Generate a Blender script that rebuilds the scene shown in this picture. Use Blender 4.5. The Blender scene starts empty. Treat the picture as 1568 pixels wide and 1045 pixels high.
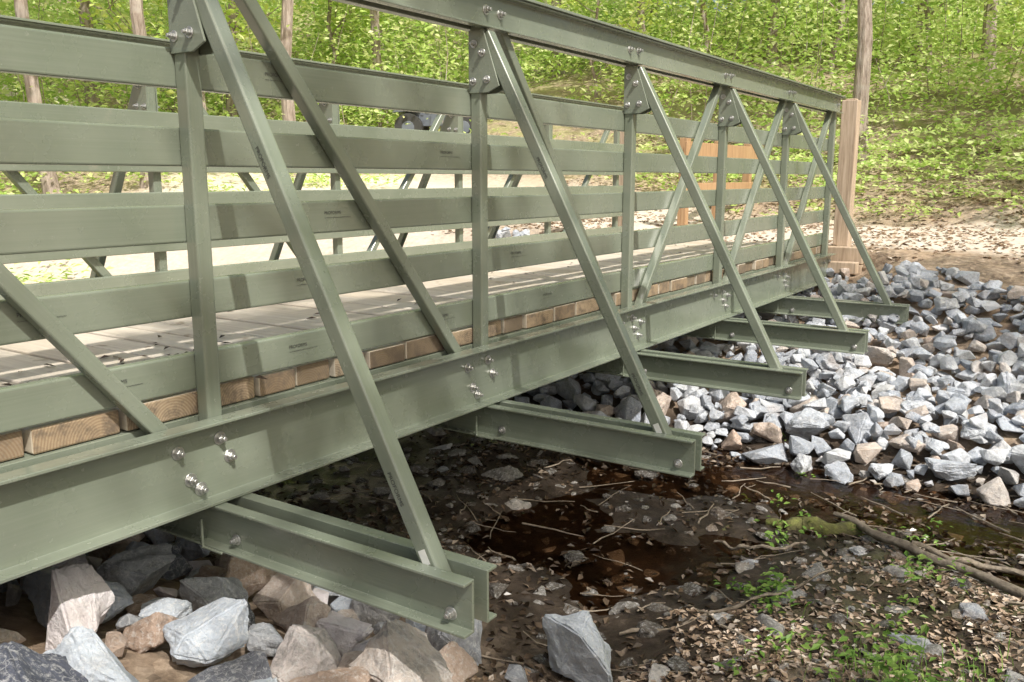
import bpy, bmesh, math, random
import numpy as np
from mathutils import Vector, Matrix, noise
random.seed(7); rng=np.random.default_rng(7)
scene=bpy.context.scene
def link(o,parent=None):
    scene.collection.objects.link(o)
    if parent: o.parent=parent
    return o
def empty(name):
    e=bpy.data.objects.new(name,None); return link(e)
# ------------------------------------------------------------ materials
class NT:
    def __init__(s,name):
        s.m=bpy.data.materials.new(name); s.m.use_nodes=True; s.t=s.m.node_tree
        s.t.nodes.clear(); s.out=s.t.nodes.new('ShaderNodeOutputMaterial')
    def n(s,typ,**kw):
        nd=s.t.nodes.new('ShaderNode'+typ)
        for k,v in kw.items():
            if k.startswith('_'): setattr(nd,k[1:],v)
            else:
                key=k.replace('__',' ')
                nd.inputs[key].default_value=v
        return nd
    def l(s,a,b): s.t.links.new(a,b)
    def ramp(s,fac,stops,interp='LINEAR'):
        r=s.t.nodes.new('ShaderNodeValToRGB'); r.color_ramp.interpolation=interp
        e=r.color_ramp.elements
        e[0].position=stops[0][0]; e[0].color=(*stops[0][1],1)
        e[1].position=stops[-1][0]; e[1].color=(*stops[-1][1],1)
        for p,c in stops[1:-1]:
            x=e.new(p); x.color=(*c,1)
        s.l(fac,r.inputs[0]); return r.outputs[0]
    def mix(s,fac,a,b,mode='MIX'):
        m=s.t.nodes.new('ShaderNodeMix'); m.data_type='RGBA'; m.blend_type=mode
        for sock,v in ((m.inputs[0],fac),(m.inputs[6],a),(m.inputs[7],b)):
            if hasattr(v,'links') or isinstance(v,bpy.types.NodeSocket): s.l(v,sock)
            elif isinstance(v,(int,float)): sock.default_value=v
            else: sock.default_value=(*v,1)
        return m.outputs[2]
    def noise(s,vec,scale,detail=4,rough=.6,scl=None):
        if scl:
            mp=s.t.nodes.new('ShaderNodeMapping'); mp.inputs['Scale'].default_value=scl
            s.l(vec,mp.inputs[0]); vec=mp.outputs[0]
        x=s.t.nodes.new('ShaderNodeTexNoise'); x.inputs['Scale'].default_value=scale
        x.inputs['Detail'].default_value=detail; x.inputs['Roughness'].default_value=rough
        s.l(vec,x.inputs['Vector']); return x.outputs['Fac']
    def bump(s,h,strength,dist=.01,nrm=None):
        b=s.t.nodes.new('ShaderNodeBump'); b.inputs['Strength'].default_value=strength
        b.inputs['Distance'].default_value=dist; s.l(h,b.inputs['Height'])
        if nrm: s.l(nrm,b.inputs['Normal'])
        return b.outputs[0]
    def princ(s,col,rough,nrm=None,metal=0,spec=.5):
        p=s.t.nodes.new('ShaderNodeBsdfPrincipled')
        if isinstance(col,bpy.types.NodeSocket): s.l(col,p.inputs['Base Color'])
        else: p.inputs['Base Color'].default_value=(*col,1)
        if isinstance(rough,bpy.types.NodeSocket): s.l(rough,p.inputs['Roughness'])
        else: p.inputs['Roughness'].default_value=rough
        p.inputs['Metallic'].default_value=metal; p.inputs['Specular IOR Level'].default_value=spec
        if nrm: s.l(nrm,p.inputs['Normal'])
        s.l(p.outputs[0],s.out.inputs[0]); return p
    def tc(s): return s.t.nodes.new('ShaderNodeTexCoord').outputs
    def isl(s): return s.t.nodes.new('ShaderNodeNewGeometry').outputs['Random Per Island']

def mat_frp():
    t=NT('green_frp'); tc=t.tc()
    st=t.noise(tc['UV'],1.0,5,.7,(1.0,120,1))
    big=t.noise(tc['Object'],1.6,4,.6)
    fine=t.noise(tc['Object'],45,3,.7)
    c=t.mix(t.ramp(big,[(.3,(0,0,0)),(.7,(1,1,1))]),(.160,.190,.142),(.225,.252,.20))
    c=t.mix(t.ramp(st,[(.4,(0,0,0)),(.8,(.3,.3,.3))]),c,(.30,.32,.27))
    dust=t.ramp(fine,[(.66,(0,0,0)),(.78,(.4,.4,.4))])
    c=t.mix(dust,c,(.38,.39,.35))
    stain=t.noise(tc['Object'],4.5,6,.75)
    c=t.mix(t.ramp(stain,[(.63,(0,0,0)),(.76,(.45,.45,.45))]),c,(.13,.13,.10))
    dirt=t.noise(tc['Object'],2.7,8,.82)
    c=t.mix(t.ramp(dirt,[(.62,(0,0,0)),(.74,(.35,.35,.35))]),c,(.38,.34,.28))
    r=t.ramp(t.noise(tc['Object'],7,4,.6),[(.3,(.18,)*3),(.75,(.34,)*3)])
    t.princ(c,r,t.bump(st,.08,.002),spec=1.0); return t.m
def mat_simple(name,c1,c2,scale,rough,metal=0,bs=.2,bd=.004):
    t=NT(name); tc=t.tc(); n=t.noise(tc['Object'],scale,5,.65)
    c=t.mix(t.ramp(n,[(.3,(0,0,0)),(.7,(1,1,1))]),c1,c2)
    t.princ(c,rough,t.bump(n,bs,bd),metal=metal); return t.m
def mat_deck():
    t=NT('weathered_deck_wood'); tc=t.tc(); g=t.noise(tc['Object'],1,6,.7,(2.2,55,20))
    i=t.isl()
    c=t.ramp(i,[(0,(.52,.45,.35)),(.5,(.70,.63,.53)),(1,(.58,.53,.45))])
    c=t.mix(t.ramp(g,[(.35,(.5,.5,.5)),(.62,(0,0,0))]),c,(.36,.29,.21))
    kn=t.noise(tc['Object'],9,3,.5)
    c=t.mix(t.ramp(kn,[(.66,(0,0,0)),(.72,(.6,.6,.6))]),c,(.22,.16,.1))
    t.princ(c,.75,t.bump(g,.5,.004)); return t.m
def mat_endgrain():
    t=NT('board_end_grain'); tc=t.tc(); i=t.isl()
    sx=t.n('SeparateXYZ'); t.l(tc['UV'],sx.inputs[0])
    ad=t.n('MapRange'); ad.inputs['To Min'].default_value=-.09; ad.inputs['To Max'].default_value=.09; t.l(i,ad.inputs[0])
    a1=t.n('Math',_operation='ADD'); t.l(sx.outputs[0],a1.inputs[0]); t.l(ad.outputs[0],a1.inputs[1])
    a2=t.n('Math',_operation='ADD'); t.l(sx.outputs[1],a2.inputs[0]); a2.inputs[1].default_value=.05
    cx=t.n('CombineXYZ'); t.l(a1.outputs[0],cx.inputs[0]);t.l(a2.outputs[0],cx.inputs[1])
    w=t.n('TexWave',_wave_type='RINGS',_rings_direction='Z'); w.inputs['Scale'].default_value=34
    w.inputs['Distortion'].default_value=1.6; w.inputs['Detail'].default_value=2;w.inputs['Detail Scale'].default_value=.6
    t.l(cx.outputs[0],w.inputs[0])
    base=t.ramp(i,[(0,(.33,.24,.15)),(.3,(.46,.36,.25)),(.55,(.28,.21,.14)),(.8,(.18,.15,.11)),(1,(.46,.38,.28))])
    c=t.mix(t.ramp(w.outputs['Fac'],[(.2,(.5,)*3),(.8,(0,)*3)]),base,(.20,.12,.065))
    n=t.noise(tc['Object'],14,6,.75); c=t.mix(t.ramp(n,[(.44,(0,)*3),(.62,(.85,)*3)]),c,(.13,.10,.075))
    t.princ(c,.8,t.bump(n,.6,.004)); return t.m
def mat_timber(name,c1,c2,c3):
    t=NT(name); tc=t.tc(); g=t.noise(tc['Object'],1,6,.7,(40,40,2))
    c=t.ramp(g,[(.3,c1),(.5,c2),(.7,c3)])
    t.princ(c,.8,t.bump(g,.5,.005)); return t.m
def mat_rock(name,stops,veins=.5,dk=(.15,.15,.155)):
    t=NT(name); tc=t.tc(); i=t.isl(); ob=tc['Object']
    base=t.ramp(i,stops)
    n=t.noise(ob,9,8,.75); n2=t.noise(ob,60,6,.8); n3=t.noise(ob,3.3,3,.5); n4=t.noise(ob,22,5,.7)
    c=t.mix(t.ramp(n,[(.36,(.55,)*3),(.54,(0,)*3)]),base,dk)
    c=t.mix(t.ramp(n2,[(.5,(0,)*3),(.66,(.6,)*3)]),c,(.80,.79,.78))
    c=t.mix(t.ramp(n4,[(.56,(0,)*3),(.66,(.45,)*3)]),c,dk)
    c=t.mix(t.ramp(n3,[(.58,(0,)*3),(.72,(.4,)*3)]),c,(.46,.35,.27))
    v=t.n('TexVoronoi',_feature='DISTANCE_TO_EDGE'); v.inputs['Scale'].default_value=5
    ad=t.n('VectorMath',_operation='ADD'); nn=t.n('TexNoise'); nn.inputs['Scale'].default_value=6; t.l(ob,nn.inputs['Vector'])
    t.l(ob,ad.inputs[0]); t.l(nn.outputs['Color'],ad.inputs[1]); t.l(ad.outputs[0],v.inputs['Vector'])
    c=t.mix(t.ramp(v.outputs['Distance'],[(0,(veins,)*3),(.02,(0,)*3)]),c,(.78,.78,.78))
    b=t.bump(n,.9,.04); b=t.bump(n4,.6,.015,b); b=t.bump(n2,.6,.006,b)
    t.princ(c,.72,b,spec=.35); return t.m
def mat_leaf(name,stops,trans=.5,rough=.5,gl=.05):
    t=NT(name); i=t.isl(); c=t.ramp(i,stops)
    d=t.n('BsdfDiffuse'); tr=t.n('BsdfTranslucent'); g=t.n('BsdfGlossy'); g.inputs['Roughness'].default_value=rough
    t.l(c,d.inputs[0]); t.l(c,tr.inputs[0])
    g.inputs[0].default_value=(.5,.5,.5,1)
    m=t.n('MixShader'); m.inputs[0].default_value=trans; t.l(d.outputs[0],m.inputs[1]); t.l(tr.outputs[0],m.inputs[2])
    m2=t.n('MixShader'); m2.inputs[0].default_value=gl; t.l(m.outputs[0],m2.inputs[1]); t.l(g.outputs[0],m2.inputs[2])
    t.l(m2.outputs[0],t.out.inputs[0]); return t.m
def mat_bark():
    t=NT('tree_bark'); tc=t.tc(); g=t.noise(tc['Object'],1,6,.7,(14,14,2.5)); n=t.noise(tc['Object'],2.2,3,.5)
    c=t.ramp(g,[(.3,(.12,.09,.07)),(.5,(.32,.26,.22)),(.7,(.50,.43,.38))])
    c=t.mix(t.ramp(n,[(.55,(0,)*3),(.7,(.5,)*3)]),c,(.48,.47,.43))
    t.princ(c,.9,t.bump(g,1,.03)); return t.m
def mat_ground():
    t=NT('forest_floor'); tc=t.tc(); ob=tc['Object']
    a=t.n('Attribute',_attribute_name='zone'); sp=t.n('SeparateColor'); t.l(a.outputs['Color'],sp.inputs[0])
    n1=t.noise(ob,1.5,6,.65); n2=t.noise(ob,14,7,.75); n3=t.noise(ob,60,5,.8)
    v=t.n('TexVoronoi'); v.inputs['Scale'].default_value=22; t.l(ob,v.inputs['Vector'])
    bw=t.n('RGBToBW'); t.l(v.outputs['Color'],bw.inputs[0])
    lit=t.ramp(n2,[(.3,(.14,.10,.07)),(.5,(.34,.26,.19)),(.7,(.54,.43,.33))])
    lit=t.mix(.4,lit,bw.outputs[0],'OVERLAY')
    lit=t.mix(t.ramp(n1,[(.45,(0,)*3),(.65,(.5,)*3)]),lit,(.46,.32,.21))
    sand=t.ramp(n2,[(.3,(.60,.50,.40)),(.7,(.82,.75,.67))])
    mud=t.ramp(n2,[(.3,(.02,.014,.010)),(.55,(.058,.042,.030)),(.75,(.15,.115,.09))])
    grn=t.ramp(n3,[(.3,(.14,.19,.05)),(.7,(.40,.45,.16))])
    c=t.mix(sp.outputs[0],lit,sand); c=t.mix(sp.outputs[1],c,mud)
    gm=t.n('Math',_operation='MULTIPLY'); t.l(sp.outputs[2],gm.inputs[0]); t.l(t.ramp(n1,[(.42,(0,)*3),(.6,(1,)*3)]),gm.inputs[1])
    c=t.mix(gm.outputs[0],c,grn)
    rr=t.ramp(sp.outputs[1],[(0,(.9,)*3),(1,(.36,)*3)])
    b=t.bump(n2,.9,.03); b=t.bump(n3,.7,.01,b)
    t.princ(c,rr,b,spec=.35); return t.m
def mat_water():
    t=NT('stream_water'); tc=t.tc()
    n=t.noise(tc['Object'],7,4,.6); b=t.bump(n,.35,.015)
    tr=t.n('BsdfTransparent'); tr.inputs[0].default_value=(.60,.46,.34,1)
    g=t.n('BsdfGlossy'); g.inputs['Roughness'].default_value=.08; g.inputs[0].default_value=(.65,.62,.62,1); t.l(b,g.inputs['Normal'])
    f=t.n('Fresnel'); f.inputs[0].default_value=1.27; t.l(b,f.inputs['Normal'])
    m=t.n('MixShader'); t.l(f.outputs[0],m.inputs[0]); t.l(tr.outputs[0],m.inputs[1]); t.l(g.outputs[0],m.inputs[2])
    t.l(m.outputs[0],t.out.inputs[0]); return t.m
FRP=mat_frp(); DECK=mat_deck(); ENDG=mat_endgrain()
BOLT=mat_simple('galvanised_steel',(.42,.42,.42),(.62,.62,.6),40,.38,.85)
TIMB=mat_timber('treated_timber',(.28,.20,.14),(.48,.37,.27),(.62,.50,.39))
TIMO=mat_timber('fresh_timber',(.26,.15,.08),(.42,.26,.14),(.5,.34,.2))
ROCKF=mat_rock('riprap_stone',[(0,(.34,.38,.45)),(.3,(.47,.51,.58)),(.6,(.60,.64,.71)),(.87,(.72,.74,.77)),(.94,(.56,.47,.40)),(1,(.62,.53,.47))])  # bluish tint of skylight in shade is put into the stone colour
ROCKN=mat_rock('bank_stone',[(0,(.36,.38,.42)),(.25,(.52,.54,.58)),(.5,(.68,.66,.64)),(.68,(.56,.48,.41)),(.85,(.72,.63,.58)),(1,(.77,.72,.73))])
ROCKP=mat_rock('pale_stone',[(0,(.82,.73,.76)),(1,(.84,.80,.81))],.2,(.62,.54,.56))
ROCKB=mat_rock('blue_stone',[(0,(.52,.58,.66)),(1,(.66,.71,.78))],.6,(.33,.36,.41))
ROCKT=mat_rock('brown_stone',[(0,(.52,.39,.31)),(1,(.68,.58,.51))],.15,(.28,.2,.15))
ROCKD=mat_rock('dark_stone',[(0,(.10,.11,.15)),(1,(.18,.19,.22))],.4,(.05,.055,.07))
WETR=mat_rock('streambed_stone',[(0,(.07,.06,.05)),(.5,(.15,.13,.11)),(.8,(.25,.235,.215)),(1,(.48,.46,.44))],.1,(.04,.035,.03))
LEAF=mat_leaf('canopy_leaf',[(0,(.42,.60,.10)),(.4,(.64,.78,.18)),(.75,(.80,.86,.32)),(1,(.87,.89,.52))],.5)
LEAF2=mat_leaf('understory_leaf',[(0,(.34,.54,.11)),(.5,(.62,.78,.24)),(1,(.85,.88,.50))],.5)
PLANT=mat_leaf('ground_plant_leaf',[(0,(.12,.24,.04)),(.6,(.22,.38,.07)),(1,(.36,.5,.12))],.35)
LITTER=mat_leaf('dead_leaf',[(0,(.14,.10,.07)),(.3,(.30,.21,.14)),(.6,(.48,.36,.26)),(.85,(.62,.50,.4)),(1,(.76,.68,.6))],.12,.4)
WLITTER=mat_leaf('wet_dead_leaf',[(0,(.02,.014,.009)),(.5,(.06,.042,.028)),(.85,(.14,.10,.07)),(1,(.3,.25,.2))],.05,.25)
BARK=mat_bark(); GROUND=mat_ground(); WATER=mat_water()
MOSS=mat_simple('moss',(.06,.05,.03),(.18,.19,.05),14,.95,0,1,.03)
BRANCH=mat_simple('dead_wood',(.14,.11,.08),(.38,.32,.25),25,.85,0,.8,.01)
BLACK=mat_simple('black_rubber',(.03,.03,.03),(.05,.05,.05),20,.7)
PAINT=mat_simple('grey_paint',(.12,.14,.17),(.16,.18,.22),5,.35)
INK=mat_simple('black_ink',(.03,.03,.03),(.05,.05,.05),20,.7)
LABEL=mat_simple('paper_label',(.6,.6,.58),(.75,.75,.72),20,.6)
# ------------------------------------------------------------ mesh builders
class MB:
    def __init__(s): s.v=[];s.f=[];s.m=[];s.uv=[]
    def extrude(s,prof,p0,p1,U,V,mat=0,capmat=None):
        p0=Vector(p0);p1=Vector(p1);U=Vector(U).normalized();V=Vector(V).normalized()
        b=len(s.v);n=len(prof);L=(p1-p0).length
        off=random.random()*50
        for p in (p0,p1):
            for (a,c) in prof: s.v.append(p+U*a+V*c)
        flip=((p1-p0).dot(U.cross(V))<0)
        per=0
        for i in range(n):
            j=(i+1)%n; d=math.hypot(prof[j][0]-prof[i][0],prof[j][1]-prof[i][1])
            f=[b+i,b+j,b+n+j,b+n+i]; uv=[(off,per+off),(off,per+d+off),(off+L,per+d+off),(off+L,per+off)]
            if flip: f.reverse();uv.reverse()
            s.f.append(f);s.uv.append(uv);s.m.append(mat); per+=d
        c0=[b+i for i in range(n)][::-1]; c1=[b+n+i for i in range(n)]
        u0=[(prof[i][0],prof[i][1]) for i in range(n)][::-1]; u1=u0[::-1]
        if flip: c0.reverse();c1.reverse();u0=u0[::-1];u1=u1[::-1]
        cm=mat if capmat is None else capmat
        s.f+= [c0,c1]; s.uv+=[u0,u1]; s.m+=[cm,cm]
    def box(s,x0,x1,y0,y1,z0,z1,axis='y',mat=0,capmat=None):
        cx,cy,cz=(x0+x1)/2,(y0+y1)/2,(z0+z1)/2
        a,b,c=abs(x1-x0)/2,abs(y1-y0)/2,abs(z1-z0)/2
        R=lambda p,q:[(-p,-q),(p,-q),(p,q),(-p,q)]
        if axis=='y': s.extrude(R(a,c),(cx,y0,cz),(cx,y1,cz),(1,0,0),(0,0,1),mat,capmat)
        elif axis=='x': s.extrude(R(b,c),(x0,cy,cz),(x1,cy,cz),(0,1,0),(0,0,1),mat,capmat)
        else: s.extrude(R(a,b),(cx,cy,z0),(cx,cy,z1),(1,0,0),(0,1,0),mat,capmat)
    def cyl(s,p0,p1,r,n=12,mat=0,r2=None):
        p0=Vector(p0);p1=Vector(p1);d=(p1-p0).normalized()
        U=d.orthogonal().normalized();V=d.cross(U)
        s.extrude([(r*math.cos(2*math.pi*i/n),r*math.sin(2*math.pi*i/n)) for i in range(n)],p0,p1,U,V,mat)
    def obj(s,name,mats,parent=None,bevel=0,seg=2):
        me=bpy.data.meshes.new(name); me.from_pydata([tuple(v) for v in s.v],[],s.f)
        me.polygons.foreach_set('material_index',s.m)
        ul=me.uv_layers.new(name='UVMap'); flat=[c for f in s.uv for uv in f for c in uv]
        ul.data.foreach_set('uv',flat)
        for m in mats: me.materials.append(m)
        me.update(); o=bpy.data.objects.new(name,me); link(o,parent)
        if bevel:
            md=o.modifiers.new('bevel','BEVEL'); md.width=bevel; md.segments=seg; md.limit_method='ANGLE'; md.angle_limit=math.radians(50)
        return o
def np_mesh(name,V,F,mats,midx=None,smooth=False,parent=None,do_link=True):
    me=bpy.data.meshes.new(name); V=np.asarray(V,dtype=np.float32); F=np.asarray(F,dtype=np.int32)
    me.vertices.add(len(V)); me.vertices.foreach_set('co',V.ravel())
    k=F.shape[1]; me.loops.add(F.size); me.loops.foreach_set('vertex_index',F.ravel())
    me.polygons.add(len(F)); me.polygons.foreach_set('loop_start',np.arange(0,F.size,k,dtype=np.int32))
    if midx is not None: me.polygons.foreach_set('material_index',np.asarray(midx,dtype=np.int32))
    me.polygons.foreach_set('use_smooth',np.full(len(F),smooth))
    for m in mats: me.materials.append(m)
    me.update(calc_edges=True)
    if not do_link: return me
    o=bpy.data.objects.new(name,me); return link(o,parent)
class QM:
    def __init__(s): s.V=[];s.F=[];s.M=[];s.n=0
    def add(s,V,F,m=0):
        s.V.append(V);s.F.append(np.asarray(F)+s.n);s.M.append(np.full(len(F),m));s.n+=len(V)
    def make(s,name,mats,**k):
        return np_mesh(name,np.concatenate(s.V),np.concatenate(s.F),mats,np.concatenate(s.M),**k)
def tube(pts,rad,k=8):
    pts=np.asarray(pts,float);n=len(pts);T=np.gradient(pts,axis=0);T/=np.linalg.norm(T,axis=1)[:,None]+1e-9
    ref=np.array([1.,0,0]) if abs(T[0][0])<.8 else np.array([0,1.,0])
    U=np.cross(T,ref);U/=np.linalg.norm(U,axis=1)[:,None];W=np.cross(T,U)
    a=np.arange(k)/k*2*np.pi
    V=pts[:,None,:]+np.asarray(rad)[:,None,None]*(np.cos(a)[None,:,None]*U[:,None,:]+np.sin(a)[None,:,None]*W[:,None,:])
    F=[[i*k+j,i*k+(j+1)%k,(i+1)*k+(j+1)%k,(i+1)*k+j] for i in range(n-1) for j in range(k)]
    return V.reshape(-1,3),np.array(F)
def leafquads(C,size,up=.5,asp=.6,droop=0.0):
    N=len(C);nrm=rng.normal(size=(N,3));nrm[:,2]=np.abs(nrm[:,2])+up*2;nrm/=np.linalg.norm(nrm,axis=1)[:,None]
    r=rng.normal(size=(N,3));a=np.cross(nrm,r);a/=np.linalg.norm(a,axis=1)[:,None];b=np.cross(nrm,a)
    s=size*rng.uniform(.6,1.3,N)[:,None]
    fold=nrm*s*.18
    V=np.stack([C-a*s,C+b*s*asp+fold-a*s*.1,C+a*s-nrm*s*droop,C-b*s*asp+fold-a*s*.1],1).reshape(-1,3)
    F=np.arange(4*N).reshape(-1,4);return V,F
# ------------------------------------------------------------ terrain
def vnoise(x,y,seed=0):
    xi=np.floor(x).astype(np.int64);yi=np.floor(y).astype(np.int64);fx=x-xi;fy=y-yi
    fx=fx*fx*(3-2*fx);fy=fy*fy*(3-2*fy)
    def h(a,b):
        k=(a*374761393+b*668265263+seed*974634777)&0x7fffffff
        k=((k^(k>>13))*1274126177)&0x7fffffff
        return ((k^(k>>16))&0xffff)/65535.
    return (h(xi,yi)*(1-fx)+h(xi+1,yi)*fx)*(1-fy)+(h(xi,yi+1)*(1-fx)+h(xi+1,yi+1)*fx)*fy-.5
def sstep(x,a,b):
    t=np.clip((x-a)/(b-a),0,1);return t*t*(3-2*t)
YB=[-80,-40,-6,-1,.3,1.4,2.4,3.1,3.6,5.2,5.7,6.2,7.6,9.1,9.75,13.5,18,25,40,60,160]
ZB=[8,3,1.25,1.12,.8,.42,.1,.04,-.0,-.02,.01,.12,.52,1.0,1.15,1.25,2.6,4.4,7.2,9.8,13]
def H(X,Y):
    X=np.asarray(X,float);Y=np.asarray(Y,float)
    yy=Y+.35*vnoise(X*.45,Y*0+3.3,5)*sstep(np.abs(X+1.2),1.5,3)
    z=np.interp(yy,YB,ZB)
    near=(1-sstep(Y,2.2,2.8))
    z=z*(1-.42*sstep(X,.7,1.9)*near)
    z=z+.13*sstep(X,.7,1.6)*sstep(Y,2.2,3)*(1-sstep(Y,3.9,4.7))
    z=z+.06*sstep(-X,.1,1.0)*sstep(Y,3,3.6)*(1-sstep(Y,5.4,6))
    z=z-.2*sstep(Y,7.8,8.8)*(1-sstep(Y,9.55,9.75))*sstep(X,-3.1,-2.6)*(1-sstep(X,.2,.8))
    z=z+.1*np.maximum(0,-X-3)+.12*np.maximum(0,-X-13)-.1*np.maximum(0,-X-35)
    inpath=sstep(Y,9.5,10.2)*(1-sstep(Y,13,14))
    a=1-.6*inpath
    z=z+a*(.10*vnoise(X*1.1,Y*1.1,1)+.07*vnoise(X*3.1,Y*3.1,2)+.035*vnoise(X*8,Y*8,3))
    z=z+.9*vnoise(X*.13,Y*.13,4)*sstep(np.hypot(X-2,Y),15,25)
    return z
def h1(x,y): return float(H(np.array([x]),np.array([y]))[0])
def axis(lo,hi,flo,fhi,fs):
    a=list(np.arange(flo,fhi,fs)); s=fs;v=flo
    left=[]
    while v>lo: s*=1.13;v-=s;left.append(v)
    right=[];s=fs;v=a[-1]
    while v<hi: s*=1.13;v+=s;right.append(v)
    return np.array(left[::-1]+a+right)
ax=axis(-150,120,-5,4,.055); ay=axis(-80,170,-.5,11,.055)
GX,GY=np.meshgrid(ax,ay);GZ=H(GX,GY);ny,nx=GX.shape
V=np.stack([GX,GY,GZ],-1).reshape(-1,3)
i=np.arange((ny-1)*nx).reshape(ny-1,nx)[:,:-1].ravel()
F=np.stack([i,i+1,i+nx+1,i+nx],1)
g=np_mesh('ground',V,F,[GROUND],smooth=True)
X,Y,Z=V.T
n=vnoise(X*.8,Y*.8,9)
path=sstep(Y+n,9.8,10.5)*(1-sstep(Y+n*1.5,13.0,14.2))
path=np.maximum(path,.8*sstep(-X+n*3,3.5,5)*(1-sstep(-X+n*3,10,12.5))*sstep(Y,3,6)*(1-sstep(Y,13,15)))
mud=(1-sstep(Z,.09,.24))*sstep(Y,2,3)*(1-sstep(Y,6,6.8))
green=sstep(Y,13.8,17)*.6+.2*sstep(X,1.2,1.8)*sstep(Y,2.4,3)*(1-sstep(Y,4.2,5))+.4*sstep(-X,10,13)
col=np.stack([path,mud,np.clip(green,0,1),np.ones_like(X)],1).astype(np.float32)
ca=g.data.color_attributes.new('zone','FLOAT_COLOR','POINT');ca.data.foreach_set('color',col.ravel())
# water
wx=np.linspace(-9,14,60);wy=np.linspace(2.6,6.3,20);WX,WY=np.meshgrid(wx,wy)
i=np.arange(19*60).reshape(19,60)[:,:-1].ravel()
np_mesh('stream_water',np.stack([WX,WY,WX*0+.012],-1).reshape(-1,3),np.stack([i,i+1,i+61,i+60],1),[WATER],smooth=True)
# ------------------------------------------------------------ rocks
def hullrock(seed,detail=0):
    r=random.Random(seed);bm=bmesh.new()
    for _ in range(r.randint(11,17)):
        v=Vector((r.gauss(0,1),r.gauss(0,1),r.gauss(0,1))).normalized()
        m=max(abs(v.x),abs(v.y),abs(v.z)); v=v*(1-.45)+v/m*.45
        bm.verts.new(v*r.uniform(.8,1.05))
    res=bmesh.ops.convex_hull(bm,input=bm.verts)
    junk=[e for e in res['geom_interior'] if isinstance(e,bmesh.types.BMVert)]
    bmesh.ops.delete(bm,geom=junk,context='VERTS')
    bmesh.ops.dissolve_limit(bm,angle_limit=math.radians(14),verts=bm.verts,edges=bm.edges)
    bmesh.ops.bevel(bm,geom=bm.edges[:],offset=.05,segments=1 if not detail else 2,affect='EDGES',clamp_overlap=True)
    bmesh.ops.triangulate(bm,faces=bm.faces[:])
    if detail:
        for _ in range(detail):
            bmesh.ops.subdivide_edges(bm,edges=[e for e in bm.edges if e.calc_length()>.10],cuts=1)
            bmesh.ops.triangulate(bm,faces=bm.faces[:])
        o=Vector((seed*3.1,seed*1.7,0))
        for v in bm.verts:
            p=v.co
            d=noise.fractal(p*1.6+o,1,2,4)*.09
            rg=abs(noise.noise(p*3.2+o))*.09
            st=round(noise.noise(p*2.1+o*2)*5)/5*.10
            v.co=p*(1+d-rg+st)
    bm.verts.ensure_lookup_table();V=np.array([v.co[:] for v in bm.verts]);F=np.array([[l.index for l in f.verts] for f in bm.faces])
    bm.free();return V,F
LOW=[hullrock(s) for s in range(14)];HI=[hullrock(100+s,3) for s in range(10)]
def rotm():
    q=rng.normal(size=4);q/=np.linalg.norm(q);w,x,y,z=q
    return np.array([[1-2*(y*y+z*z),2*(x*y-z*w),2*(x*z+y*w)],[2*(x*y+z*w),1-2*(x*x+z*z),2*(y*z-x*w)],[2*(x*z-y*w),2*(y*z+x*w),1-2*(x*x+y*y)]])
def place(Q,lib,x,y,r,sink=.35,lift=0,mat=0,flat=.75,k=None):
    V,F=lib[rng.integers(len(lib)) if k is None else k]
    S=np.array([1,rng.uniform(.7,1),rng.uniform(.6,.9)])
    P=(V*S)@rotm().T
    P=P*np.array([1,1,flat])*r
    zmin=P[:,2].min()
    P=P+np.array([x,y,h1(x,y)-zmin-sink*r+lift])
    Q.add(P,F,mat)
class Grid:
    def __init__(s,c=.3): s.c=c;s.d={}
    def ok(s,x,y,r,f=.8):
        i,j=int(x//s.c),int(y//s.c);R=1
        for a in range(i-R,i+R+1):
            for b in range(j-R,j+R+1):
                for (p,q,t) in s.d.get((a,b),()):
                    if (p-x)**2+(q-y)**2<(f*(r+t))**2: return False
        s.d.setdefault((i,j),[]).append((x,y,r));return True
# far bank riprap
Q=QM();G=Grid(.36)
big=[(1.09,6.17,.19,0),(.78,6.12,.17,0),(.57,5.95,.16,1),(1.75,5.85,.17,0),(1.35,5.75,.11,0),(1.9,6.9,.17,0),(.2,6.2,.16,1),(1.45,6.5,.16,0),(1.0,7.3,.19,0),(2.2,6.1,.18,0),(.9,5.65,.11,0),(1.15,5.62,.12,0),(-.3,6.1,.17,1),(1.85,6.3,.15,0),(1.45,6.05,.13,0),(.35,5.8,.11,1),(1.3,7.0,.11,1)]
for (x,y,r,m) in big:
    G.ok(x,y,r,.1);place(Q,HI,x,y,r,.2,.02,mat=m)
def ripy(x,y): return y>8.85-.35*float(sstep(np.array([x]),.8,1.8)[0])+.4*float(vnoise(np.array([x]),np.array([0.]),11)[0])+(.15 if x>0.3 else .6)
for ri,(lo,hi,N) in enumerate([(.12,.17,700),(.085,.12,2600),(.06,.085,6000),(.035,.06,9000)]):
    for _ in range(N):
        x=rng.uniform(-4,5);y=rng.uniform(5.65,9.45)
        if ripy(x,y) or (ri==0 and y>6.9) or (ri==1 and y>8.3 and rng.random()<.6): continue
        r=rng.uniform(lo,hi)
        if G.ok(x,y,r,.70): place(Q,LOW,x,y,r,.25,.02,mat=1 if rng.random()<.05 else 0)
for _ in range(900):
    x=rng.uniform(-2,4);y=rng.uniform(6,8.7);place(Q,LOW,x,y,rng.uniform(.05,.10),.0,.07)
Q.make('riprap',[ROCKF,ROCKT])
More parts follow.
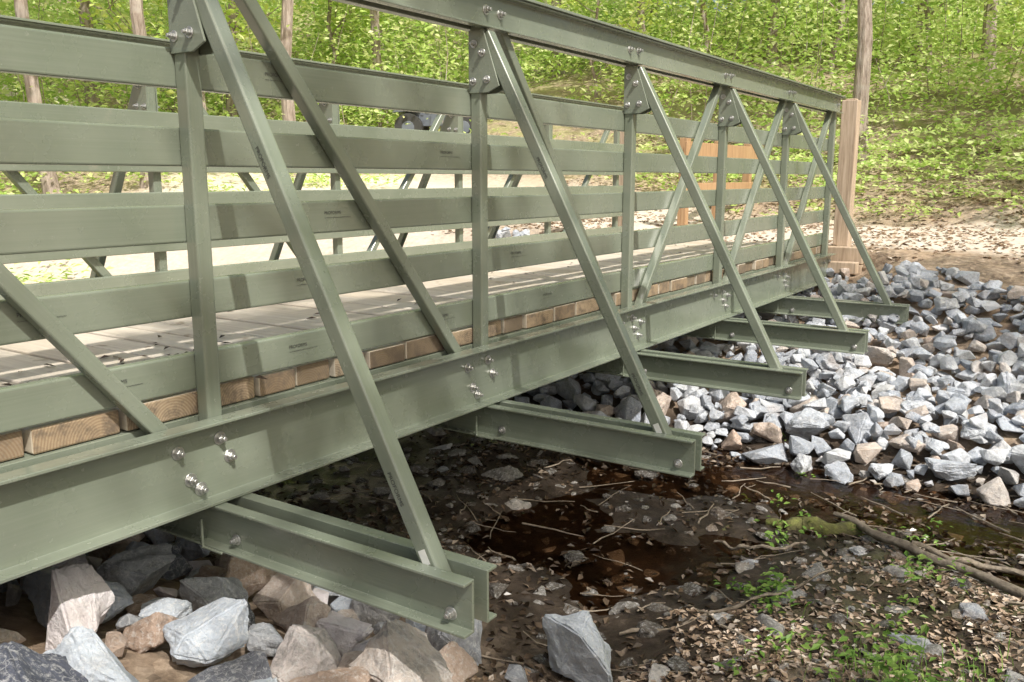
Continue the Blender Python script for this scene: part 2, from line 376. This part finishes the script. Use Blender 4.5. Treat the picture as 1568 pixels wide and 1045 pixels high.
# near bank riprap
Q=QM();G=Grid(.4)
spec=[(.92,2.64,.20,1),(.30,2.05,.17,0),(.58,2.34,.21,2),(-.35,1.45,.24,1),(.04,1.76,.12,4),(-.05,2.1,.14,3),(.14,1.98,.14,3),(-.55,1.8,.18,2),
 (-.12,1.3,.17,0),(.22,1.55,.16,1),(-.75,1.35,.18,1),(.42,1.75,.14,2),(.02,1.5,.13,3),(-.3,2.1,.16,3),(.2,2.35,.14,2),(.72,2.1,.13,3),(-.6,2.3,.16,3),(.5,2.0,.13,2)]
mats=[ROCKP,ROCKB,ROCKN,ROCKT,ROCKD]
for (x,y,r,m) in spec: G.ok(x,y,r,.1);place(Q,HI,x,y,r,.15,.02,mat=m,flat=.85)
for (lo,hi,N) in [(.14,.21,1500),(.09,.14,1800),(.05,.09,2500)]:
    for _ in range(N):
        x=rng.uniform(-3.6,.8);y=rng.uniform(-.2,2.5);r=rng.uniform(lo,hi)
        if G.ok(x,y,r,.72): place(Q,HI if (r>.09 and x>-1.3) else LOW,x,y,r,.2,.02,mat=int(rng.choice([1,2,3,0,4],p=[.22,.32,.28,.13,.05])))
Q.make('riprap',mats)
# streambed stones
Q=QM();G=Grid()
for _ in range(4600):
    x=rng.uniform(-4,3.5);y=rng.uniform(2.5,6.0);r=abs(rng.normal(0,.06))+.015
    if r<.16 and G.ok(x,y,r,.9): place(Q,HI if r>.09 else LOW,x,y,r,.5,flat=.5)
Q.make('streambed_stones',[WETR])
Q=QM()
for (x,y,r) in [(1.75,4.15,.1),(1.9,3.55,.12),(1.25,3.25,.07),(1.2,2.75,.1),(1.55,4.4,.09),(1.1,4.05,.06),(2.1,3.9,.1),(1.6,2.95,.06),(1.4,2.6,.07),(-.9,5.3,.13),(-.6,5.5,.1),(-.2,4.9,.08),(.6,5.2,.07),(-1.3,4.6,.14),(-1.0,4.2,.1)]:
    place(Q,HI,x,y,r,.5,flat=.5)
Q.make('bank_stones',[ROCKN])
# ------------------------------------------------------------ footbridge
S=1.524;P=[.25+S*k for k in range(7)];W=2.44
ZC1,ZC0=1.132,.86;ZT0,ZT1=2.548,2.70;hp=.0285
bridge=empty('footbridge')
def channel(depth,fl,t):
    d=depth/2;return [(0,-d),(fl,-d),(fl,-d+t),(t,-d+t),(t,d-t),(fl,d-t),(fl,d),(0,d)]
chord=MB();tops=MB();posts=MB();rails=MB();diag=MB();gus=MB();bolts=MB();braces=MB();outr=MB()
yA,yB=P[0]-.12,P[-1]+.1
def bolt(x,y,z,d,ln=.03,r=.013):
    d=Vector(d);p=Vector((x,y,z))
    bolts.cyl(p,p+d*.004,r*1.75,16);bolts.cyl(p+d*.004,p+d*.018,r*1.1,6);bolts.cyl(p+d*.018,p+d*(.018+ln*.45),r*.6,10)
for side,(x0,sg) in enumerate(((0,1),(-W,-1))):
    for s2 in (1,-1):
        chord.extrude(channel(ZC1-ZC0,.068,.011),(x0+s2*(hp+.001),yA,(ZC0+ZC1)/2),(x0+s2*(hp+.001),yB,(ZC0+ZC1)/2),(s2,0,0),(0,0,1))
        tops.extrude(channel(ZT1-ZT0,.045,.009),(x0+s2*(hp+.001),yA,(ZT0+ZT1)/2),(x0+s2*(hp+.001),yB,(ZT0+ZT1)/2),(s2,0,0),(0,0,1))
    tops.box(x0-.088,x0+.088,yA-.01,yB+.01,ZT1+.001,ZT1+.014,'y')
    for k,y in enumerate(P):
        posts.box(x0-hp,x0+hp,y-hp,y+hp,ZC0+.02,ZT1-.01,'z')
        for s2 in (1,-1):
            xs=x0+s2*(hp+.012)
            for (dy,dz) in ((-.02,.13),(.015,.06)):bolt(xs,y+dy+.02,ZC0+dz+.07,(s2,0,0))
            for (dy,dz) in ((-.16,.19),(-.12,.09),(-.085,.05),(.12,.16)):
                if (dy<0 and k in(1,2,3)) or (dy<0 and k>0 and dz>.1) : bolt(xs,y+dy,ZC0+dz,(s2,0,0))
                elif dy>0 and k in (3,4,5): bolt(xs,y+dy,ZC0+dz,(s2,0,0));bolt(xs,y+.09,ZC0+.08,(s2,0,0))
            bolt(xs-s2*.002,y,ZT0+.08,(s2,0,0));
            if k<6: bolt(xs-s2*.002,y+(.11 if k<3 else -.11),ZT0+.075,(s2,0,0))
        if k<6:
            for s3 in (-1,1):
                yy=y+s3*(hp+.0045)
                pr=[(-.03,-.14),(.075,-.14),(.135,-.115),(.05,.128),(-.03,.128)]
                gus.extrude([(a*sg,b) for a,b in pr],(x0,yy-.004,ZT0-.135),(x0,yy+.004,ZT0-.135),(1,0,0),(0,0,1))
                for (a,b) in ((0,.07),(-.005,-.09),(.07,-.085),(.045,.03)):
                    bolt(x0+a*sg,yy+s3*.004,ZT0-.135+b,(0,s3,0),.02,.010)
    for k in range(0,6):
        y=P[k];a=Vector((x0+sg*.045,y,ZT0-.02));b=Vector((x0+sg*1.0,y,.74))
        d=(b-a).normalized();U=Vector((0,1,0));Vv=d.cross(U)
        h=hp-.001
        braces.extrude([(-h,-h),(h,-h),(h,h),(-h,h)],a,b,U,Vv)
    for k in range(6):
        if k<3:a=(x0,P[k]+.13,ZT0+.05);b=(x0,P[k+1]-.14,ZC1-.08)
        else:a=(x0,P[k+1]-.10,ZT0+.05);b=(x0,P[k]+.13,ZC1-.08)
        d=(Vector(b)-Vector(a)).normalized();U=Vector((1,0,0));Vv=d.cross(U);h=.026
        diag.extrude([(-h,-h*.95),(h,-h*.95),(h,h*.95),(-h,h*.95)],a,b,U,Vv)
    for ztop in (2.293,2.056,1.818,1.578,1.340):
        xa=x0-sg*(hp+.001);xb=x0-sg*(hp+.042)
        xm=(xa+xb)/2
        rails.extrude([(-.0205,-.0595),(.0205,-.0595),(.0205,.0595),(-.0205,.0595)],(xm,yA,ztop-.0595),(xm,yB,ztop-.0595),(1,0,0),(0,0,1))
for k in range(0,6):
    y=P[k]
    for s3 in (-1,1):
        outr.extrude(channel(.154,.046,.009),(-W-1.10,y+s3*(hp+.001),.781),(1.10,y+s3*(hp+.001),.781),(0,s3,0),(0,0,1))
        for xx in (1.0,-W-1.0,.12,-W-.12): bolt(xx+.03,y+s3*(hp+.011),.745,(0,s3,0),.02,.011)
    outr.extrude([(0,0),(.1,0),(.1,.008),(.008,.008),(.008,.1),(0,.1)],(.03,y-.09,.705),(.03,y-.082,.705),(1,0,0),(0,0,1))
for xs in (-.5,-W/2,-W+.5):
    outr.extrude(channel(.27,.06,.01),(xs,yA,1.0),(xs,yB,1.0),(1,0,0),(0,0,1))
FRPN=[FRP]
chord.obj('bottom_chords',FRPN,bridge,.0026,3);tops.obj('top_chords',FRPN,bridge,.0022)
posts.obj('posts',FRPN,bridge,.008,3);rails.obj('rails',FRPN,bridge,.007,3);diag.obj('diagonals',FRPN,bridge,.007,3)
gus.obj('gusset_plates',FRPN,bridge,.0015,1);braces.obj('outrigger_braces',FRPN,bridge,.008,3);outr.obj('outriggers',FRPN,bridge,.0024,3)
bolts.obj('bolts',[BOLT],bridge,.001,1)
dk=MB();y=yA
while y<yB-.05:
    w=random.choice([.185,.185,.285,.235]);w=min(w,yB-y)
    dx=random.uniform(-.018,.012);dz=random.uniform(-.004,.003)
    dk.box(-W+.034+dx,-.036+dx,y+.009,y+w-.009,1.1355,1.212+dz,'x',0,1);y+=w
dk.obj('deck_boards',[DECK,ENDG],bridge,.006,2)
N=150;C=np.stack([rng.uniform(-W+.15,-.15,N),rng.uniform(.3,9,N),np.full(N,1.220)],1);C[:60,0]=rng.normal(-.5,.2,60);C[:60,1]=rng.normal(1.95,.25,60)
V,F=leafquads(C,.022,2.5,.5,.1);np_mesh('deck_leaves',V,F,[WLITTER],parent=None)
def stamp(txt,loc,size,R):
    cu=bpy.data.curves.new('stamp','FONT');cu.body=txt;cu.size=size;cu.materials.append(INK)
    o=bpy.data.objects.new('stamped_lettering',cu);link(o,bridge);o.matrix_world=Matrix.Translation(loc)@R
Rr=Matrix(((0,0,1,0),(1,0,0,0),(0,1,0,0),(0,0,0,1)))
for (yy,zt) in ((1.42,1.34),(2.15,1.34),(3.0,1.34),(1.2,1.58),(2.35,1.818),(3.9,1.34),(2.2,1.58),(3.6,1.58),(2.1,2.293),(3.05,2.056)):
    stamp('PROFORMS\n'+'~'*14,(-hp+.0006,yy,zt-.05),.017,Rr)
lab=MB()
for k in range(1,3):
    a=Vector((.045,P[k],ZT0-.02));b=Vector((1.0,P[k],.74));d=(b-a).normalized();c=a+d*(b-a).length*.925
    nrm=Vector((d.z*-1,0,d.x));yy=P[k]-hp
    lab.extrude([(-.013,-.022),(.013,-.022),(.013,.022),(-.013,.022)],(c.x,yy-.0005,c.z),(c.x,yy-.0012,c.z),nrm,d)
lab.obj('paper_labels',[LABEL],bridge)
for k in (1,2):
    a=Vector((.045,P[k],ZT0-.02));b=Vector((1.0,P[k],.74));d=(b-a).normalized();nn=Vector((0,-1,0));up=nn.cross(d)
    for fr in (.30,.8):
        c=a+d*(b-a).length*fr+nn*(hp+.0002)-up*.01
        M=Matrix(((d.x,up.x,nn.x,0),(d.y,up.y,nn.y,0),(d.z,up.z,nn.z,0),(0,0,0,1)))
        stamp('PROFORMS',tuple(c),.02,M)
for (x,y) in ((.07,9.82),(-W-.12,9.86),(.10,-.1),(-W-.12,-.1)):
    m=MB();z0=h1(x,y)-.4
    s=.08;m.extrude([(-s,-s),(s,-s),(s,s),(-s,s)],(x,y,z0),(x,y,2.70),(1,0,0),(0,1,0))
    s=.055;m.extrude([(-s,-s),(s,-s),(s,s),(-s,s)],(x,y,2.7),(x,y,2.715),(1,0,0),(0,1,0))
    m.obj('timber_post',[TIMB],None,.008)
for yy in (9.62,.0):
    m=MB()
    for j in range(3): m.box(-W-.4,.34,yy-.07+.008*j,yy+.10,.66+j*.18,.66+j*.18+.172,'x')
    m.box(-.0,.32,yy-.22,yy-.08,.93,1.05,'x')
    m.obj('timber_abutment',[TIMB],None,.008)
m=MB()
for yy in (11.7,13.0,14.3): m.box(-2.62,-2.50,yy-.06,yy+.06,1.0,2.45,'z')
m.box(-2.495,-2.45,11.5,14.5,2.18,2.40,'y');m.box(-2.495,-2.45,11.5,14.5,1.7,1.84,'y')
m.obj('wooden_fence',[TIMO],None,.006)
# ------------------------------------------------------------ ATV
atv=empty('quad_bike');ax_,ay_=-10.0,15.6;gz=h1(ax_,ay_)
b=MB()
for dx in(-.6,.6):
    for dy in (-.42,.42):
        b.cyl((dx,dy-.12,.3),(dx,dy+.12,.3),.3,20,0);b.cyl((dx,dy-.13,.3),(dx,dy+.13,.3),.14,12,1)
b.extrude([(-.55,.35),(.6,.35),(.75,.6),(.5,.78),(.2,.9),(.0,.75),(-.5,.78),(-.8,.7)],(0,-.17,0),(0,.17,0),(1,0,0),(0,0,1),1)
b.extrude([(-.95,.62),(-.4,.66),(-.35,.72),(-.9,.70)],(0,-.5,0),(0,.5,0),(1,0,0),(0,0,1),1)
b.extrude([(.3,.66),(.95,.58),(.9,.68),(.35,.74)],(0,-.5,0),(0,.5,0),(1,0,0),(0,0,1),1)
b.extrude([(-.5,.79),(.05,.76),(.02,.86),(-.5,.9)],(0,-.15,0),(0,.15,0),(1,0,0),(0,0,1),0)
b.cyl((.45,0,.75),(.25,0,1.15),.03,8,0);b.cyl((.22,-.38,1.17),(.22,.38,1.17),.018,8,0)
b.box(.2,.4,-.12,.12,1.02,1.14,'y',2)
for q in (-.35,-.12,.12,.35): b.cyl((-.95,q,.8),(-.4,q,.8),.012,6,0);b.cyl((.4,q,.82),(.95,q,.82),.012,6,0)
o=b.obj('body',[BLACK,PAINT,BOLT],atv,.01);atv.location=(ax_,ay_,gz);atv.rotation_euler=(0,0,math.radians(30))
# ------------------------------------------------------------ vegetation
def gen_tree(seed,Ht,cb,cr,nl,ls,r0):
    global rng
    r=np.random.default_rng(seed);Q=QM()
    n=12;zz=np.linspace(-.4,Ht*.93,n);bx=np.cumsum(r.normal(0,.09,n));by=np.cumsum(r.normal(0,.09,n));bx-=bx[0];by-=by[0]
    rad=r0*(1-zz.clip(0)/Ht)**.8+.015;rad[0]*=1.5;rad[1]*=1.05
    tr=np.stack([bx,by,zz],1);Q.add(*tube(tr,rad,9),0)
    cl=[]
    nb=18
    for i in range(nb):
        z=cb+(Ht*.95-cb)*((i+r.random())/nb);p=np.array([np.interp(z,zz,bx),np.interp(z,zz,by),z])
        a=r.random()*6.28+i*2.4;L=cr*(1-.55*((z-cb)/(Ht-cb))**1.5)*r.uniform(.6,1.1)
        d=np.array([math.cos(a),math.sin(a),r.uniform(.15,.7)])
        pts=[p+d*L*t+np.array([0,0,.25*L*t*t])+r.normal(0,.05,3)*t for t in np.linspace(0,1,5)]
        rb=np.interp(z,zz,rad)*.45;Q.add(*tube(pts,np.linspace(rb,.01,5),5),0)
        for t in (2,3,4):
            cl.append(pts[t]);
            e=pts[t]+r.normal(0,1,3)*np.array([.7,.7,.4])*L*.33
            Q.add(*tube([pts[t],(pts[t]+e)/2+r.normal(0,.05,3),e],[.018,.012,.005],4),0);cl.append(e)
    cl=np.array(cl);idx=r.integers(len(cl),size=nl)
    w=r.random(len(cl))**.7+.15
    C=cl[idx]+r.normal(size=(nl,3))*np.array([.5,.5,.2])*w[idx][:,None]
    sv=rng;rng=r;V,F=leafquads(C,ls,.45);rng=sv
    Q.add(V,F,1);return Q.make('tree_%d'%seed,[BARK,LEAF],do_link=False)
TM=[gen_tree(1,15,4.0,3.6,3200,.12,.14),gen_tree(2,17,5.5,3.6,3200,.12,.16),gen_tree(3,12,2.5,3.0,2800,.11,.10),gen_tree(4,8,1.0,2.6,2600,.095,.05),gen_tree(5,14,6,3.4,2700,.12,.16)]
cam=np.array([2.39,0.])
def polar(a,d): a=math.radians(a);return cam[0]-d*math.sin(a),cam[1]+d*math.cos(a)
def tree(name,mesh,x,y,s=1,rot=None,coll=None):
    o=bpy.data.objects.new(name,mesh);o.location=(x,y,h1(x,y));o.rotation_euler=(0,0,random.random()*6.28 if rot is None else rot);o.scale=(s,s,s*random.uniform(.92,1.1))
    (coll.objects.link(o) if coll else scene.collection.objects.link(o));return o
for (a,d,k,s) in [(12.6,17,1,.8),(6.2,24,0,1),(9.3,26,3,1.1),(3.6,20,3,.9),(18,26,0,.9),(26,24,2,1),(36,20,0,.8),(42,22,2,1.1),(47.5,17,0,.8),(51,23,1,.9),(56,16,0,.8),(58.5,22,1,.9),(61,16,2,1),(64,19,0,.9),(68,22,1,1),(31,28,1,1),
    (22,24,3,1),(14.5,25,3,1.1),(34,24,3,.9),(28.5,21,3,.7),(45,24,3,1),(53,19,3,.8)]:
    x,y=polar(a,d);tree('offscreen_tree' if k in(0,2) else 'oak_tree' if k==1 else 'beech_sapling',TM[k],x,y,s)
# out-of-view trees added to dapple the shade and break up reflections
for (x,y,k,s) in [(7.6,-.9,4,.9),(9.8,3.9,4,.9),(7.2,-5.5,4,1),(-3,-8,4,1),(7.5,14,0,.9),(11,17,1,1),(10,10.5,3,1),(14,12,0,1),(15,20,2,1),(5.6,19,3,1),(17,7,1,1),(13.5,6.5,3,.9),(20,14,0,1)]:
    tree('offscreen_tree',TM[k],x,y,s)
dc=bpy.data.collections.new('distant_trees')
for (a,d) in [(14,30),(15.2,42),(16.5,34),(12,46),(19,44),(7,38),(2,36)]:
    x,y=polar(a,d);tree('distant_tree',TM[2],x,y,1.2,coll=dc)
for _ in range(54):
    a=rng.uniform(-8,74);d=rng.uniform(28,60);x,y=polar(a,d);tree('distant_tree',TM[rng.integers(4)],x,y,rng.uniform(.8,1.2),coll=dc)
e=empty('distant_trees');e.instance_type='COLLECTION';e.instance_collection=dc
# understory
Q=QM()
for _ in range(1350):
    a=rng.uniform(-6,72);d=14+36*rng.random()**1.4;x,y=polar(a,d)
    if y<14.6 and x>-11: continue
    if vnoise(np.array([x*.3]),np.array([y*.3]),21)[0]<-.27: continue
    z=h1(x,y);ht=rng.uniform(.25,.8) if d<18.5 else rng.uniform(.5,1.6) if rng.random()<.6 else rng.uniform(1.6,4.2)
    nl=int(45+60*ht);sp=.25+.26*ht
    C=np.stack([rng.normal(0,sp,nl),rng.normal(0,sp,nl),ht*(.12+.88*rng.random(nl)**.8)],1)
    C[:,2]=np.round(C[:,2]*4)/4*.6+C[:,2]*.4
    V,F=leafquads(C+np.array([x,y,z]),.055+.03*(d>20)+.03*(d>30),.7);Q.add(V,F,0)
    if ht>1.5:
        e1,e2=rng.normal(0,.18,2);Q.add(*tube([(x,y,z-.1),(x+e1,y+e2,z+ht*.5),(x+2*e1,y-e2,z+ht*.9)],[.012,.009,.004],4),1)
Q.make('understory_shrubs',[LEAF2,BARK])
def plants(name,pts,mat,lr=.03,hh=.1,nl=14,sp=.06):
    Q=QM()
    for (x,y) in pts:
        z=h1(x,y);n=int(nl*rng.uniform(.6,1.4));hs=hh*rng.uniform(.5,1.3)
        C=np.stack([rng.normal(0,sp,n),rng.normal(0,sp,n),hs*rng.uniform(.3,1,n)],1)+np.array([x,y,z])
        Q.add(*leafquads(C,lr,1.0,.5,.15))
    Q.make(name,[mat])
pp=[(rng.normal(cx,s),rng.normal(cy,s)) for (cx,cy,s,n) in [(1.35,3.55,.10,10),(1.95,3.3,.16,14),(1.9,4.1,.15,6),(1.15,4.5,.10,5),(1.5,3.0,.2,5),(2.1,2.95,.12,16),(1.6,4.7,.2,4),(.9,5.2,.3,4)] for _ in range(n)]
plants('seedling_plants',pp,PLANT,.02,.08,14,.04)
pp=[]
for _ in range(190):
    a=rng.uniform(-5,30);d=rng.uniform(12.5,17.5);x,y=polar(a,d)
    if y>13.6:pp.append((x,y))
for _ in range(110): pp.append((rng.uniform(-8,-3.5),rng.uniform(1.5,5.5)))
for _ in range(80): pp.append((rng.uniform(-12,-8),rng.uniform(2,12)))
plants('broadleaf_weeds',pp,LEAF2,.055,.3,30,.2)
Q=QM();N=300;cx=rng.normal(2.08,.2,N);cy=rng.normal(3.0,.25,N)
hz=H(cx,cy);L=rng.uniform(.03,.12,N);a=rng.random(N)*6.28;ln=rng.uniform(.1,.7,N)
bx=np.cos(a);by=np.sin(a);w=.0018
base=np.stack([cx,cy,hz],1);side=np.stack([-by,bx,0*a],1)*w;top=base+np.stack([bx*L*ln,by*L*ln,L],1);mid=base+np.stack([bx*L*ln*.35,by*L*ln*.35,L*.6],1)
V=np.stack([base-side,base+side,mid+side,mid-side,mid-side,mid+side,top+side*.2,top-side*.2],1).reshape(-1,3)
Q.add(V,np.arange(8*N).reshape(-1,4));Q.make('grass',[PLANT])
def litter(name,N,x0,x1,y0,y1,size,mat,cond=None,lift=.006):
    x=rng.uniform(x0,x1,N);y=rng.uniform(y0,y1,N);k=vnoise(x*1.3,y*1.3,31)>rng.uniform(-.5,.3,N);x=x[k];y=y[k];z=H(x,y)
    if cond is not None: k=cond(x,y,z);x=x[k];y=y[k];z=z[k]
    V,F=leafquads(np.stack([x,y,np.maximum(z,.013)+lift],1),size,1.3,.55,.2);Q=QM();Q.add(V,F);Q.make(name,[mat])
litter('fallen_leaves',15000,.7,3.2,1.6,4.3,.019,LITTER,lambda x,y,z:z>.08)
litter('wet_leaves',13000,-3,3,2.4,6.0,.024,WLITTER,lambda x,y,z:z>-.02)
litter('leaf_litter',20000,-6,6,9.0,18,.04,LITTER)
Q=QM()
for _ in range(150):
    x=rng.uniform(-2,2.6);y=rng.uniform(2.5,5.9);L=rng.uniform(.06,.4);a=rng.random()*3.14;pts=[]
    for t in np.linspace(-.5,.5,5):
        px=x+math.cos(a)*L*t+rng.normal(0,.008);py=y+math.sin(a)*L*t+rng.normal(0,.008);pts.append((px,py,max(h1(px,py),.01)+.012))
    r=rng.uniform(.002,.006);Q.add(*tube(pts,np.linspace(r,r*.5,5),5))
Q.make('twigs',[BRANCH])
def log(name,pts,rad,mat,k=12):
    pts=np.array(pts,float);t=np.linspace(0,1,24);s=np.linspace(0,1,len(pts))
    p=np.stack([np.interp(t,s,pts[:,i]) for i in range(3)],1);p+=np.stack([.02*np.sin(t*9),.02*np.cos(t*13),.008*np.sin(t*23)],1)
    V,F=tube(p,np.interp(t,np.linspace(0,1,len(rad)),rad),k);V+=rng.normal(0,.0025,V.shape);return np_mesh(name,V,F,[mat],smooth=True)
hz=lambda x,y,o:(x,y,h1(x,y)+o)
log('fallen_branch',[hz(1.3,4.85,.07),hz(1.6,4.62,.06),hz(1.9,4.4,.05),hz(2.3,4.25,.04),hz(2.9,4.0,.03)],[.015,.024,.02,.024,.02],BRANCH)
log('fallen_branch',[hz(1.75,4.5,.06),hz(2.1,4.62,.05),hz(2.6,4.7,.05)],[.012,.014,.01],BRANCH)
log('fallen_branch',[hz(.85,4.2,.03),hz(1.1,4.1,.05),hz(1.3,4.25,.06)],[.006,.008,.005],BRANCH)
log('fallen_branch',[hz(.9,3.0,.02),hz(1.3,3.35,.03),hz(1.5,3.9,.03)],[.007,.006,.003],BRANCH)
log('mossy_log',[hz(1.0,4.6,.0),hz(1.2,4.66,.02),hz(1.45,4.75,.01)],[.03,.05,.045],MOSS)
Q=QM()
for (x,y,r) in [(-.6,4.5,.12),(.45,4.05,.06),(.5,4.3,.07),(.85,4.4,.06),(1.9,4.75,.1),(1.3,4.75,.1),(1.1,4.55,.09)]: place(Q,HI,x,y,r,.7,flat=.45)
Q.make('mossy_stones',[MOSS])
# ------------------------------------------------------------ light, sky, camera
s=Vector((.7,-.35,1.0)).normalized()
L=bpy.data.lights.new('sun','SUN');L.energy=5;L.angle=math.radians(.8);L.color=(1,.96,.89)
o=bpy.data.objects.new('sun',L);o.rotation_euler=s.to_track_quat('Z','Y').to_euler();link(o)
w=bpy.data.worlds.new('World');scene.world=w;w.use_nodes=True;nt=w.node_tree
bg=nt.nodes['Background'];sk=nt.nodes.new('ShaderNodeTexSky');sk.sky_type='NISHITA';sk.sun_disc=False
sk.dust_density=6;sk.air_density=1.4;sk.ozone_density=1.5
sk.sun_elevation=math.asin(s.z);sk.sun_rotation=math.atan2(s.x,s.y);nt.links.new(sk.outputs[0],bg.inputs[0]);bg.inputs[1].default_value=.15
c=bpy.data.cameras.new('camera');c.lens=36*1343/1568;c.sensor_width=36;c.clip_end=600;c.clip_start=.05
co=bpy.data.objects.new('camera',c);co.location=(2.39,0,1.9);co.rotation_euler=(math.radians(79.5),0,math.radians(33.85));link(co)
scene.camera=co
scene.view_settings.view_transform='Standard';scene.view_settings.look='None';scene.view_settings.exposure=0
